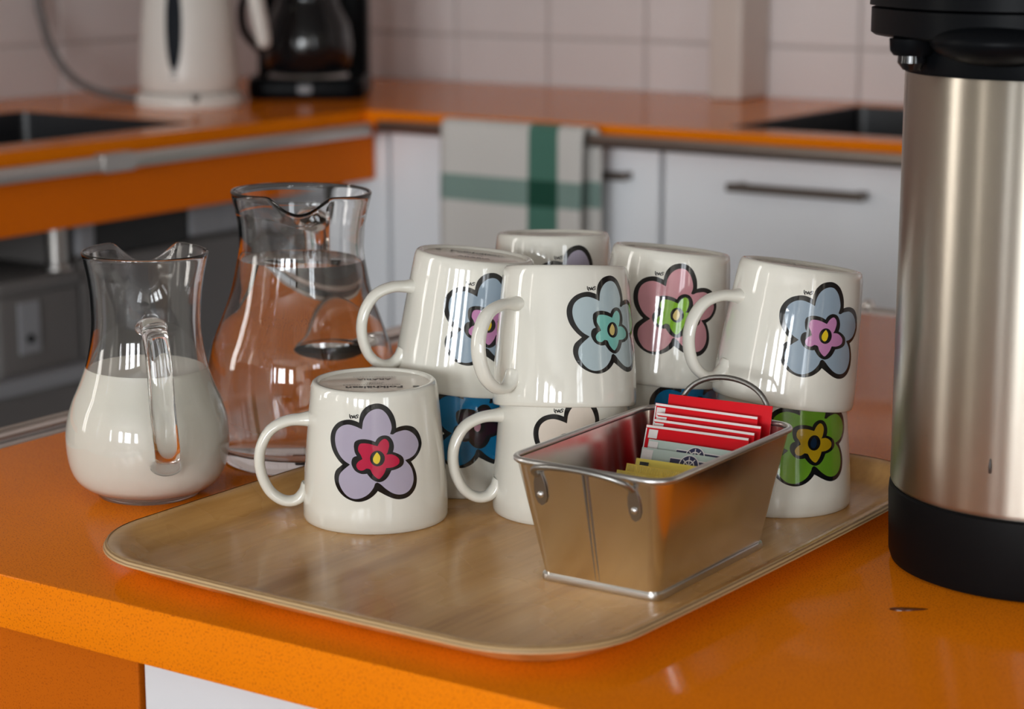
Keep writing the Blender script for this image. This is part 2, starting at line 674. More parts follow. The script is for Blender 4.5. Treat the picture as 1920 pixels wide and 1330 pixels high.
obj('body', box(-.2, .2, -.075, .07, 0, .70, .006), 'cabinet_grey', t, True, 40)
obj('lid', box(-.205, .205, -.08, .072, .70, .722, .005), 'cabinet_grey', t, True, 40)
pl = obj('name_plate', box(.2, .204, -.045, -.008, .62, .69, .001), 'cabinet_light_grey', t)
obj('lock', lathe([(0, 0), (.007, 0), (.006, .003), (0, .003)], 16, False), 'black_gloss', pl, True, 40)
pl.children[0].rotation_euler = (0, R(90), 0)
pl.children[0].location = (.2035, -.027, .640)
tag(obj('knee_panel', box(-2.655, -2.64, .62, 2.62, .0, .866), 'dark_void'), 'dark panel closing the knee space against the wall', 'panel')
t = thing('front_board', 'grey board standing in front of the grey box under the left worktop', 'board', (-2.072, 1.55, 0))
obj('board_face', box(-.018, 0, -.75, .50, .0, .575), 'cabinet_grey', t)
obj('board_cap', box(-.022, .006, -.755, .505, .575, .597, .003), 'cabinet_light_grey', t)

# back run of white cabinets
def cabinet(name, label, x0, x1, handle=None):
    t = thing(name, label, 'cabinet', (x0, 2.65, 0), 0)
    wd = x1 - x0
    obj('body', box(.002, wd - .002, .02, .52, .08, .74), 'white_door', t)
    f = obj('front', box(.002, wd - .002, 0, .019, .50, .864, .0025), 'white_door', t)
    obj('lower_front', box(.002, wd - .002, 0, .019, .085, .495, .0025), 'white_door', t)
    if handle:
        a, b, z = handle
        a -= x0
        b -= x0
        bm = bmesh.new()
        bx(bm, a, b, -.032, -.022, z - .006, z + .006, .002)
        bx(bm, a + .006, a + .018, -.022, .0, z - .005, z + .005)
        bx(bm, b - .018, b - .006, -.022, .0, z - .005, z + .005)
        obj('handle', bm, 'handle_dark', f)
    obj('plinth', box(.002, wd - .002, .05, .5, 0, .08), 'cabinet_grey', t)
    return t


cabinet('corner_filler', 'narrow white corner panel left of the towel drawer', -2.112, -2.022)
cabinet('drawer_cabinet', 'white drawer unit behind the hanging towel', -2.018, -1.531, (-1.83, -1.572, .826))
cabinet('drawer_cabinet', 'white drawer unit with long handle left of the airpot', -1.527, -.95, (-1.408, -1.200, .823))
cabinet('drawer_cabinet', 'white drawer unit hidden behind the airpot', -.946, -.3, (-.75, -.5, .823))

# towel over the rail
tw = thing('tea_towel', 'white tea towel with green stripes hanging on the rail', 'towel', (-1.861, 2.585, .899))
bm = bmesh.new()
nx = 22
path = []
for z in (-.30, -.26, -.22, -.18, -.14, -.10, -.06, -.03, -.015):
    path.append((-.0135 - .004 * (-z), z))
path += [(-.0125, -.006), (-.008, -.002), (0, 0.0), (.008, -.002), (.0125, -.006)]
for z in (-.02, -.06, -.10, -.16, -.22, -.27):
    path.append((.0135 if z > -.05 else .016, z))
grid = []
for j, (yy, z) in enumerate(path):
    row = []
    back = j > 11
    for i in range(nx + 1):
        u = i / nx
        x = u * .249 + (0.014 * min(1, (j - 11) / 3) if back else 0) - .002 * math.sin(-z * 12)
        wv_ = .0035 * math.sin(u * 9 + .6) * min(1, -z * 6)
        row.append(bm.verts.new((x, yy + wv_ * (.4 if back else 1) - (0.0 if back else .003 * min(1, -z * 5)), z)))
    grid.append(row)
for a, b in zip(grid, grid[1:]):
    for i in range(nx):
        bm.faces.new((a[i], a[i + 1], b[i + 1], b[i]))
o = obj('cloth', bm, 'towel', tw, True)
sm = o.modifiers.new('thick', 'SOLIDIFY')
sm.thickness = .002
sm.offset = 0

# ------------------------------------------------------------------ appliances on the corner
t = thing('electric_kettle', 'white jug kettle with dark water gauge on its power base', 'kettle', (-2.324, 2.531, CT), 0)
obj('power_base', lathe([(0, 0), (.083, 0), (.085, .006), (.083, .016), (.078, .022), (0, .022)], 48, False), 'kettle_white', t, True, 40)
kb = obj('body', lathe([(0, .024), (.074, .024), (.0775, .03), (.0775, .05), (.073, .12), (.066, .20), (.060, .235), (0, .235)], 64, False), 'kettle_white', t, True, 40)
# direction toward the camera from the kettle, in world angle
ka = math.atan2(-2.535, 2.318)


def on_surface(a, r, z):
    return Vector((r * math.cos(a), r * math.sin(a), z))


bm = bmesh.new()
ga = ka - R(17)
ring = []
for i in range(28):
    q = 2 * PI * i / 28
    z = .135 + .078 * math.sin(q)
    rr_ = (.0775 - (z - .05) * .0658) + .0015
    ring.append(bm.verts.new(on_surface(ga + .0125 * math.cos(q) / .07, rr_, z)))
bm.faces.new(ring)
obj('water_gauge', bm, 'gauge', kb)
bm = bmesh.new()
for zz, hw in ((.062, .004), (.056, .006), (.049, .005)):
    vs = [bm.verts.new(on_surface(ga + sx * hw / .076, .0792, zz + sz)) for sx, sz in ((-1, -.0016), (1, -.0016), (1, .0016), (-1, .0016))]
    bm.faces.new(vs)
obj('printed_mark', bm, 'grey_mark', kb)
ha = ka + R(78)
hp = [(.055, .222), (.080, .232), (.096, .218), (.106, .185), (.114, .14), (.120, .105), (.121, .090)]
pts = catmull([on_surface(ha, r_, z) for r_, z in hp], 5)
ra = [.012 + .004 * math.sin(PI * i / (len(pts) - 1)) for i in range(len(pts))]
ra[-1], ra[-2] = .006, .010
obj('handle', sweep(pts, [q * .8 for q in ra], [q * 1.1 for q in ra], n=14), 'kettle_white', t, True, 60)
obj('lid', lathe([(0, .236), (.058, .236), (.054, .246), (.02, .252), (0, .252)], 48, False), 'kettle_white', t, True, 40)
sp_ = [on_surface(ha + PI, r_, z) for r_, z in ((.055, .195), (.072, .215), (.086, .236))]
obj('spout', sweep(sp_, [.022, .017, .010], n=14), 'kettle_white', t, True, 50)
obj('switch', box(.054, .066, -.058, -.046, .010, .021, .003), 'cord_grey', t)

cp = catmull([(-2.645, 2.535, 1.16), (-2.640, 2.5175, 1.06), (-2.63, 2.5154, 1.024), (-2.60, 2.503, .982), (-2.56, 2.502, .940),
              (-2.50, 2.501, .917), (-2.43, 2.505, .909), (-2.402, 2.515, .9085)], 6)
t = thing('power_cord', 'thick grey cable hanging down the tiles to the kettle base', 'cable', (0, 0, 0))
obj('cable', sweep(cp, .0065, n=10), 'cord_grey', t, True)
plug = obj('plug', lathe([(0, 0), (.018, 0), (.019, .02), (.012, .034), (0, .036)], 20, False), 'cord_grey', t, True, 40)
plug.location = (-2.645, 2.535, 1.165)

t = thing('coffee_maker', 'black drip coffee maker in the worktop corner', 'coffee maker', (-2.300, 2.805, CT), R(34))
obj('base', loft([[(x, y, z) for x, y in rrect(a, b, .03, cy=.0)] for a, b, z in ((.093, .11, 0), (.096, .113, .006), (.096, .113, .028), (.092, .109, .034))]), 'black_plastic', t, True, 40)
obj('water_tank', loft([[(x, y, z) for x, y in rrect(.094, .045, .025, cy=.066)] for z in (.034, .33)]), 'black_plastic', t, True, 40)
obj('filter_head', loft([[(x, y, z) for x, y in rrect(a, b, .04, cy=.0)] for a, b, z in ((.085, .10, .205), (.095, .11, .215), (.095, .11, .32), (.085, .10, .332))]), 'black_plastic', t, True, 40)
obj('warming_plate', lathe([(0, .034), (.068, .034), (.066, .038), (0, .038)], 40, False, center=(0, -.035)), 'steel', t, True, 40)
cf = obj('carafe', lathe([(0, .039), (.060, .039), (.070, .052), (.074, .085), (.069, .12), (.055, .15), (.05, .165), (.056, .182), (.0, .184)], 48, False, center=(0, -.035)), 'black_gloss', t, True, 50)
obj('carafe_lid', lathe([(0, .184), (.057, .184), (.055, .196), (.02, .20), (0, .20)], 40, False, center=(0, -.035)), 'black_plastic', cf, True, 40)
obj('carafe_handle', sweep(catmull([(-.05, -.06, .178), (-.08, -.085, .18), (-.10, -.10, .155), (-.098, -.098, .11), (-.072, -.078, .075)], 5), .006, .010, side=(.6, -.75, 0), n=12), 'black_plastic', cf, True, 60)
obj('power_switch', box(-.012, .012, -.117, -.109, .010, .024, .003), 'cabinet_light_grey', t)

# ------------------------------------------------------------------ island
IT = 0.82
IX0, IX1, IY0, IY1 = -1.125, 0.6, 0.81, 1.85
bm = box(IX0, IX1, IY0, IY1, IT - .033, IT, .0015, 2)
iw = thing('island_worktop', 'orange speckled island worktop carrying the tray and jugs', 'worktop', (0, 0, 0))
obj('slab', bm, 'orange_laminate', iw, True, 40)
obj('edge_trim', box(IX0 - .012, IX0 - .0003, IY0 + .06, IY1 + .012, IT - .022, IT - .0005, .002), 'rail_steel', iw)
obj('edge_trim', box(IX0, IX1, IY1 + .0003, IY1 + .012, IT - .022, IT - .0005, .002), 'rail_steel', iw)
ic = thing('island_cabinet', 'island base with orange end panel and white door', 'cabinet', (0, 0, 0))
obj('carcass', box(IX0 + .04, IX1 - .04, IY0 + .04, IY1 - .04, .08, IT - .034), 'white_panel', ic)
obj('end_panel', box(IX0 + .03, -.8065, IY0 + .012, IY0 + .039, .08, IT - .034, .001), 'orange_panel_shaded', ic)
for x0, x1 in ((-.804, -.25), (-.247, .3)):
    obj('door', box(x0, x1, IY0 + .014, IY0 + .039, .08, IT - .034, .0015), 'white_panel', ic)
obj('plinth', box(IX0 + .08, IX1 - .08, IY0 + .09, IY1 - .09, 0, .08), 'cabinet_grey', ic)
t = thing('island_rail', 'steel rail running round the far edges of the island worktop', 'rail', (0, 0, IT - .012))
rl = catmull([(-1.188, .86, 0), (-1.188, 1.2, 0), (-1.188, 1.6, 0), (-1.188, 1.885, 0), (-1.175, 1.905, 0), (-1.15, 1.912, 0),
              (-.9, 1.912, 0), (-.4, 1.912, 0), (.4, 1.912, 0)], 5)
obj('bar', sweep(rl, .0065, n=14), 'rail_steel', t, True, 60)
for p, q in (((-1.188, 1.0), (-1.1375, 1.0)), ((-1.188, 1.7), (-1.1375, 1.7)), ((-.8665, 1.912), (-.8665, 1.8625)), ((-.2, 1.912), (-.2, 1.8625))):
    obj('bracket', sweep([(p[0], p[1], 0), (q[0], q[1], 0)], .004, n=10), 'steel', t, True, 60)
obj('bolt', lathe([(0, .002), (.0055, .003), (.0068, .0065), (.0058, .0105), (.003, .0128), (0, .0135)], 20, False, center=(-.8665, 1.912)), 'chrome', t, True)

# ------------------------------------------------------------------ tray
TF = 0.824      # tray floor top


def tray_outline(inset, z, n=14, hx=.1755, hy=.2265, rc=.062, bulge=.004):
    out = []
    hx -= inset
    hy -= inset
    rc = max(rc - inset, .02)
    base = []
    for sx, sy, a0 in ((1, 1, 0), (-1, 1, 90), (-1, -1, 180), (1, -1, 270)):
        for k in range(n + 1):
            a = R(a0 + 90 * k / n)
            base.append((sx * (hx - rc) + rc * math.cos(a), sy * (hy - rc) + rc * math.sin(a)))
    m = len(base)
    for i in range(m):
        x, y = base[i]
        x2, y2 = base[(i + 1) % m]
        d = math.hypot(x2 - x, y2 - y)
        s = 10 if d > .05 else 1
        for q in range(s):
            px, py = x + (x2 - x) * q / s, y + (y2 - y) * q / s
            bxx = bulge * max(0, 1 - (py / hy) ** 2)
            byy = bulge * max(0, 1 - (px / hx) ** 2)
            px += bxx * (1 if px > 0 else -1) * min(1, abs(px) / hx)
            py += byy * (1 if py > 0 else -1) * min(1, abs(py) / hy)
            out.append((px, py, z))
    return out


tr = thing('wooden_tray', 'birch plywood tray with rounded corners under the mugs', 'tray', (-.6945, 1.0545, IT), R(-1.2))
b0 = .0005
O = tray_outline
lo = [O(.036, b0), O(.029, b0), O(.024, .0012), O(.017, .0045), O(.010, .0095), O(.004, .0128), O(.0005, .0135)]
hi = [O(.0035, .0168), O(.0085, .0152), O(.0125, .0128), O(.0180, .0082), O(.0235, .0051), O(.029, .0041), O(.040, .004)]
obj('shell', loft(lo + [O(0, .0138), O(.0014, .0165)] + hi), 'birch', tr, True, 35)
bm = loft([O(-.0002, .0137), O(-.0002, .0142), O(.0012, .0166), O(.0022, .0171)], cap0=False, cap1=False)
obj('plywood_rim', bm, 'plywood_edge', tr, True, 60)

# ------------------------------------------------------------------ mugs
MH = .0865
MUG_OUT = [(.0440, 0), (.0447, .0008), (.0450, .003), (.0450, .010), (.0444, .022), (.0430, .040), (.0415, .058), (.0402, .072), (.0394, .080),
           (.0389, .0835), (.0381, .0856), (.0370, .0865)]
MUG_IN = [(.0352, .0865), (.0345, .0858), (.0340, .0846), (.0, .0846)]
MUG_CAV = [(0, .080), (.033, .079), (.0352, .074), (.038, .050), (.0402, .025), (.0416, .006), (.0424, .0008), (.0432, 0)]


def mug_r(z):
    for (r0, z0), (r1, z1) in zip(MUG_OUT, MUG_OUT[1:]):
        if z0 <= z <= z1:
            return r0 + (r1 - r0) * (z - z0) / (z1 - z0)
    return MUG_OUT[0][0]


def to_mesh(name, bm, material, smooth=True, angle=None):
    bmesh.ops.recalc_face_normals(bm, faces=bm.faces[:])
    me = bpy.data.meshes.new(name)
    if smooth:
        for f in bm.faces:
            f.smooth = True
        if angle:
            for e in bm.edges:
                if len(e.link_faces) == 2 and e.calc_face_angle(0) > R(angle):
                    e.smooth = False
    bm.to_mesh(me)
    bm.free()
    if material:
        me.materials.append(MATS[material])
    return me


def smooth_prof(prof, sub=3):
    return [(p.x, p.y) for p in catmull([Vector((a, b)) for a, b in prof], sub)]


mug_me = to_mesh('mug_body', lathe(MUG_OUT + MUG_IN + MUG_CAV, 96, True), 'ceramic', True, 50)
# the outside with print leaves local +X; the handle points to local -Y
hpts = [(.0395, .0626), (.0440, .0625), (.0538, .0616), (.0638, .0565), (.0697, .0469), (.0714, .0366), (.0697, .0264), (.0648, .0168),
        (.0571, .0112), (.0495, .0112), (.0440, .0160), (.0412, .0205)]
hp3 = catmull([Vector((0, -r_, z)) for r_, z in hpts], 5)
N = len(hp3)
ra = []
rb = []
for i in range(N):
    u = i / (N - 1)
    e = max(math.exp(-(u / .10) ** 2), math.exp(-((1 - u) / .10) ** 2))
    ra.append(.0034 + .0016 * e)
    rb.append(.0058 + .0012 * e)
handle_me = to_mesh('mug_handle', sweep(hp3, ra, rb, side=(1, 0, 0), n=16), 'ceramic', True, 70)
foot_me = to_mesh('foot_face', lathe([(0, .0849), (.0336, .0849), (.0342, .0847)], 64, False), 'ceramic_foot', True)


def fx(px, py):
    """flower artwork traced in a 1174-wide frame -> (angle, height) on the mug"""
    x = (px - 598) / 3.913 / 3011
    z = (324 - py / 3.913) / 3104
    return (math.asin(max(-.99, min(.99, x / .0425))), z)


def decal(poly, off, cuts=True):
    P = [Vector((a * .0425, z, 0)) for a, z in poly]
    bm = bmesh.new()
    vs = [bm.verts.new(p) for p in P]
    for t_ in tessellate_polygon([P]):
        try:
            bm.faces.new([vs[i] for i in t_])
        except ValueError:
            pass
    xs_ = [p.x for p in P]
    ys_ = [p.y for p in P]
    if cuts:
        for arr, no, st in ((xs_, Vector((1, 0, 0)), .0013), (ys_, Vector((0, 1, 0)), .004)):
            q = math.floor(min(arr) / st) * st + st
            while q < max(arr):
                bmesh.ops.bisect_plane(bm, geom=bm.verts[:] + bm.edges[:] + bm.faces[:], dist=1e-7, plane_co=no * q, plane_no=no)
                q += st
    for v in bm.verts:
        a, z = v.co.x / .0425, v.co.y
        r_ = mug_r(z) + off
        v.co = (r_ * math.cos(a), r_ * math.sin(a), z)
    return bm


def petals(segs, sub=5):
    out = []
    for s in segs:
        c_ = catmull([Vector((x, y)) for x, y in s], sub)
        out += [(p.x, p.y) for p in c_[:-1]]
    return out


OUTER = petals([
    [(470, 440), (475, 395), (490, 355), (525, 318), (575, 300), (625, 300), (675, 325), (710, 370), (730, 425), (735, 485)],
    [(735, 485), (775, 475), (820, 475), (865, 493), (895, 530), (912, 580), (915, 625), (900, 670), (870, 710), (830, 738)],
    [(830, 738), (848, 780), (862, 830), (865, 880), (855, 930), (830, 970), (795, 995), (750, 1003), (705, 993), (660, 970), (625, 948), (595, 930)],
    [(595, 930), (565, 965), (525, 995), (475, 1012), (425, 1008), (375, 985), (335, 945), (312, 895), (305, 845), (315, 800), (345, 765), (360, 750)],
    [(360, 750), (325, 715), (290, 660), (272, 600), (270, 540), (285, 490), (315, 450), (355, 428), (400, 420), (440, 428), (470, 440)]])
PETAL = petals([
    [(488, 482), (497, 420), (520, 375), (555, 345), (600, 332), (640, 342), (675, 378), (698, 430), (705, 475), (692, 520)],
    [(692, 520), (712, 524), (735, 512), (765, 505), (805, 502), (845, 520), (880, 560), (897, 610), (890, 650), (865, 690), (830, 712), (793, 722)],
    [(793, 722), (830, 775), (845, 830), (845, 885), (825, 935), (790, 965), (745, 972), (700, 958), (655, 925), (620, 890), (605, 878)],
    [(605, 878), (592, 872), (578, 880)],
    [(578, 880), (565, 915), (530, 960), (480, 990), (430, 996), (385, 975), (350, 930), (332, 880), (335, 830), (360, 790), (405, 745)],
    [(405, 745), (360, 715), (325, 670), (302, 610), (297, 550), (310, 500), (345, 465), (390, 452), (440, 462), (488, 482)]])
INNER = petals([
    [(435, 610), (440, 580), (465, 563), (505, 558), (550, 565), (585, 578)],
    [(585, 578), (605, 548), (640, 532), (680, 540), (705, 575), (712, 615), (703, 655)],
    [(703, 655), (740, 672), (770, 695), (780, 725), (770, 755), (735, 775), (690, 785)],
    [(690, 785), (665, 830), (635, 858), (600, 865), (560, 845), (525, 803)],
    [(525, 803), (485, 805), (445, 785), (422, 745), (422, 710), (435, 690), (458, 682)],
    [(458, 682), (442, 650), (435, 610)]])
CORE = petals([
    [(462, 610), (475, 588), (505, 583), (545, 588), (598, 605)],
    [(598, 605), (620, 570), (650, 552), (675, 570), (682, 605), (670, 650), (658, 668)],
    [(658, 668), (700, 670), (735, 690), (752, 715), (745, 745), (705, 765), (657, 768)],
    [(657, 768), (645, 800), (625, 830), (605, 846), (580, 830), (560, 805), (545, 775), (520, 768)],
    [(520, 768), (490, 785), (460, 775), (450, 745), (465, 718), (492, 700)],
    [(492, 700), (480, 670), (462, 640), (462, 610)]])
EYE = [(597 + 52 * math.cos(2 * PI * i / 28), 695 + 58 * math.sin(2 * PI * i / 28)) for i in range(28)]
DROP = petals([[(594, 648), (612, 670), (617, 695), (608, 725), (590, 735), (570, 720), (566, 695), (578, 668), (594, 648)]])


def grow(poly, d):
    n_ = len(poly)
    area = sum(poly[i][0] * poly[(i + 1) % n_][1] - poly[(i + 1) % n_][0] * poly[i][1] for i in range(n_))
    sg = 1 if area > 0 else -1
    out = []
    for i in range(n_):
        ax, ay = poly[i - 1]
        bx_, by_ = poly[(i + 1) % n_]
        tx, ty = bx_ - ax, by_ - ay
        l_ = math.hypot(tx, ty) or 1
        out.append((poly[i][0] + sg * d * ty / l_, poly[i][1] - sg * d * tx / l_))
    return out


def art(poly, off):
    return decal([fx(x, y) for x, y in poly], off)


ART = {
    'outline': to_mesh('flower_outline', art(grow(OUTER, 5.0), .00012), None),
    'petals': to_mesh('petals', art(PETAL, .00017), None),
    'inner_outline': to_mesh('inner_outline', art(grow(INNER, 4.5), .00022), None),
    'core': to_mesh('flower_core', art(CORE, .00027), None),
    'eye': to_mesh('flower_eye', art(EYE, .00032), None),
    'drop': to_mesh('eye_drop', art(DROP, .00037), None)}
# scribbled signature beside the top petal (image pixel strokes of the front mug)
SIG = [[(661.2, 776), (661.4, 780.5), (663.3, 783.5)], [(663.4, 777.8), (664.2, 779.6), (663, 781.2), (663.8, 784)],
       [(664.5, 778.2), (666.2, 778.6), (666.6, 783)], [(666.4, 778.6), (668.6, 782.2), (669.6, 777.2), (670.6, 781)],
       [(671.6, 781.6), (672.8, 777.6)], [(678, 777.2), (676.4, 776), (674.2, 776.6), (674.4, 778.4), (677, 779.8), (676.4, 781.6), (672.6, 782.6), (670.6, 781.8)]]
bm_all = bmesh.new()
for st in SIG:
    for (xa, ya), (xb, yb) in zip(st, st[1:]):
        d = math.hypot(xb - xa, yb - ya)
        nx_, ny_ = -(yb - ya) / d * .7, (xb - xa) / d * .7
        ex, ey = (xb - xa) / d * .4, (yb - ya) / d * .4
        quad = [(xa - ex + nx_, ya - ey + ny_), (xa - ex - nx_, ya - ey - ny_), (xb + ex - nx_, yb + ey - ny_), (xb + ex + nx_, yb + ey + ny_)]
        vs = []
        for x, y in quad:
            a, z = fx((x - 560) * 3.913, (y - 680) * 3.913)
            r_ = mug_r(z) + .0002
            vs.append(bm_all.verts.new((r_ * math.cos(a), r_ * math.sin(a), z)))
        bm_all.faces.new(vs)
ART['signature'] = to_mesh('signature', bm_all, 'print_black', False)


def text_mesh(body, size, bold=0.0):
    cu = bpy.data.curves.new('txt', 'FONT')
    cu.body = body
    cu.size = size
    cu.align_x = 'CENTER'
    cu.resolution_u = 3
    cu.offset = bold
    tmp = bpy.data.objects.new('txt', cu)
    COL.objects.link(tmp)
    me = bpy.data.meshes.new_from_object(tmp)
    bpy.data.objects.remove(tmp, do_unlink=True)
    bpy.data.curves.remove(cu)
    return me


def base_print():
    """maker's print on the mug's underside: lettering plus lines too small to read"""
    bm = bmesh.new()
    for body, size, y, bold in (('Folkhälsan', .0085, .012, .00022), ('ARABIA', .0062, -.010, .0001)):
        me = text_mesh(body, size, bold)
        tmp = bmesh.new()
        tmp.from_mesh(me)
        for v in tmp.verts:
            v.co.y += y
        me2 = bpy.data.meshes.new('t')
        tmp.to_mesh(me2)
        tmp.free()
        bm.from_mesh(me2)
        bpy.data.meshes.remove(me)
        bpy.data.meshes.remove(me2)
    # leading emblem: small clover
    for q in range(4):
        a = q * PI / 2 + PI / 4
        c_ = (-.0255 + .0013 * math.cos(a), .0145 + .0013 * math.sin(a))
        bm.faces.new([bm.verts.new((c_[0] + .0012 * math.cos(2 * PI * i / 10), c_[1] + .0012 * math.sin(2 * PI * i / 10), 0)) for i in range(10)])
    for y, x0, x1, h in ((.0075, -.016, .019, .0009), (.004, -.005, .006, .0009), (.001, -.006, .004, .0005), (-.0145, -.014, .012, .0005), (-.0165, -.013, .013, .0005)):
        x = x0
        while x < x1:
            wd = random.uniform(.0006, .0016)
            bm.faces.new([bm.verts.new(p) for p in ((x, y, 0), (x + wd, y, 0), (x + wd, y + h, 0), (x, y + h, 0))])
            x += wd + .0005
    for v in bm.verts:
        v.co.z = .08505
    return to_mesh('base_print', bm, 'mark_ink', False)


print_me = base_print()
MESH_CACHE = {}


def colored(me, material):
    key = (me.name, material)
    if key not in MESH_CACHE:
        c_ = me.copy()
        c_.materials.clear()
        c_.materials.append(MATS[material])
        MESH_CACHE[key] = c_
    return MESH_CACHE[key]


CAMXY = Vector((0, 0))
RIGHT = Vector((math.cos(YAW), math.sin(YAW), 0))
AWAY = Vector((-math.sin(YAW), math.cos(YAW), 0))


def mug(label, pos, az, colors, lean_right=0.0, lean_back=0.0, text_deg=0.0, group='flower mugs upside down on the tray', spin=0.0):
    """mug standing on its rim; az = degrees the flower is turned to the viewer's right"""
    t = thing('mug', label, 'mug', pos, 0, group)
    th = math.atan2(-pos[1], -pos[0]) + R(az)
    up = (Vector((0, 0, 1)) + RIGHT * math.tan(R(lean_right)) + AWAY * math.tan(R(lean_back))).normalized()
    q = Vector((0, 0, 1)).rotation_difference(up) @ Matrix.Rotation(th, 3, 'Z').to_quaternion()
    t.rotation_mode = 'QUATERNION'
    t.rotation_quaternion = q
    body = obj('body', mug_me, None, t)
    obj('handle', handle_me, None, t)
    obj('foot_face', foot_me, None, body)
    fo = obj('flower_outline', colored(ART['outline'], 'print_black'), None, t)
    pc, cc, dc = colors
    obj('petals', colored(ART['petals'], 'print_' + pc), None, fo)
    obj('inner_outline', colored(ART['inner_outline'], 'print_black'), None, fo)
    obj('flower_core', colored(ART['core'], 'print_' + cc), None, fo)
    obj('flower_eye', colored(ART['eye'], 'print_black'), None, fo)
    obj('eye_drop', colored(ART['drop'], 'print_' + dc), None, fo)
    obj('signature', ART['signature'], None, t)
    p = obj('base_print', print_me, None, t)
    p.rotation_euler = (0, 0, R(text_deg) - th + YAW)
    return t


NEST = .066
ZU = TF + NEST
# colours of petals, core, eye drop
mug('cream mug with lavender flower and crimson heart, standing alone on the tray', (-.7888, 1.0175, TF), 2, ('lavender', 'crimson', 'yellow'), text_deg=184)
mug('cream mug with blue flower and aubergine heart, under the left stack', (-.791, 1.114, TF), 14, ('deep_blue', 'aubergine', 'blush'))
mug('cream mug with grey-blue flower and pink heart, on top of the left stack', (-.791, 1.114, ZU), 17, ('grey_blue', 'orchid', 'yellow'), 6.0, 1.5, text_deg=-4)
mug('cream mug with uncoloured white flower, under the frontmost stack', (-.7002, 1.0966, TF), 15, ('cream', 'cream', 'yellow'))
mug('cream mug with pale blue flower and turquoise heart, on top of the front stack', (-.7002, 1.0966, ZU + .001), 43, ('pale_blue', 'turquoise', 'pale_yellow'), 0.5, 10.5)
mug('cream mug hidden at the bottom of the rearmost stack', (-.790, 1.222, TF), 20, ('rose', 'lime', 'yellow'))
mug('cream mug with half-hidden lavender flower, topmost of the rearmost stack', (-.790, 1.222, ZU), 25, ('lavender', 'crimson', 'yellow'), 0.0, 4.5, text_deg=-8)
mug('cream mug with deep blue flower, mostly hidden under the pink-flower mug', (-.694, 1.2013, TF), 35, ('deep_blue', 'mustard', 'yellow'))
mug('cream mug with pink flower and lime green heart, behind the tea tin', (-.694, 1.2013, ZU), 10, ('rose', 'lime', 'pale_yellow'), 6.0, 4.5)
mug('cream mug with green flower and mustard heart, under the rightmost stack', (-.5967, 1.1908, TF), 29, ('green', 'mustard', 'navy'))
mug('cream mug with blue flower and pink heart, on top of the rightmost stack', (-.5967, 1.1908, ZU), 28, ('grey_blue', 'orchid', 'yellow'), 7.5, 4.5)


# ------------------------------------------------------------------ glass jugs
def spout_warp(az, half, out, drop, z_lo, z_hi, p=1.25, lift=0.0):
    def f(pt, a):
        d = abs((a - az + PI) % (2 * PI) - PI)
        s = max(0.0, min(1.0, (pt.z - z_lo) / (z_hi - z_lo)))
        s = s * s
        d = math.sqrt(d * d + .0012) - .0346
        wgt = max(0.0, 1 - d / half)
        k_ = (.45 * wgt + .55 * wgt * wgt * (3 - 2 * wgt)) ** p
        rr_ = math.hypot(pt.x, pt.y)
        nr = rr_ + out * k_ * s
        side_lift = lift * s * max(0.0, 1 - abs(d - half * 1.15) / (half * .9))
        return Vector((pt.x * nr / rr_, pt.y * nr / rr_, pt.z - drop * k_ * s + side_lift))
    return f


JUG_LEAN = Vector((0, 0, 1)).rotation_difference((Vector((0, 0, 1)) + RIGHT * math.tan(R(1.0))).normalized()).to_euler()


def jug(name, label, pos, prof, wall, base_t, warp, handle_az, hpath, hw, ht, seg=144):
    t = thing(name, label, 'jug', pos)
    t.rotation_euler = JUG_LEAN
    outer = smooth_prof(prof, 4)
    inner = []
    for r_, z in outer:
        if z > base_t + .001:
            inner.append((r_ - wall, z))
    top = outer[-1]
    inner = inner[:-1]
    foot_r = outer[0][0]
    P = [(0, .0015), (foot_r - .006, .0015), (foot_r - .003, 0)] + outer + [(top[0] - wall * .25, top[1] + wall * .42), (top[0] - wall * .75, top[1] + wall * .42)] + \
        [(r_, z) for r_, z in reversed(inner)]
    r_in, z_in = P[-1]
    P += [(r_in - .004, base_t + .0002), (0, base_t)]
    bm = lathe(P, seg, False, warp=warp)
    obj('glass_body', bm, 'glass', t, True, 60)
    d = Vector((math.cos(handle_az), math.sin(handle_az), 0))
    sd = Vector((-math.sin(handle_az), math.cos(handle_az), 0))
    pts = catmull([d * r_ + sd * s_ + Vector((0, 0, z)) for r_, s_, z in hpath], 6)
    n_ = len(pts)
    e = [max(math.exp(-(i / (n_ - 1) / .07) ** 2), math.exp(-((1 - i / (n_ - 1)) / .09) ** 2)) for i in range(n_)]
    obj('handle', sweep(pts, [ht * (1 + .35 * q) for q in e], [hw * (1 + .28 * q) for q in e], side=sd, n=20), 'glass', t, True, 70)
    return t, inner


def liquid(name, label, cat, pos, inner, level, base_t, material, overlap=.0004, seg=144):
    prof = [(r_ + overlap, z) for r_, z in inner if z < level]
    lastr = prof[-1][0]
    for (r0, z0), (r1, z1) in zip(inner, inner[1:]):
        if z0 <= level <= z1:
            lastr = r0 + (r1 - r0) * (level - z0) / (z1 - z0) + overlap
    P = [(0, base_t - .0003), (prof[0][0] - .004, base_t - .0001)] + prof + [(lastr, level + .0003), (lastr - .0012, level), (0, level)]
    t = obj(name, lathe(P, seg, False), material, None, True, 60)
    t.location = pos
    t.rotation_euler = JUG_LEAN
    return tag(t, label, cat)


def view_az(pos):
    return math.atan2(-pos[1], -pos[0])


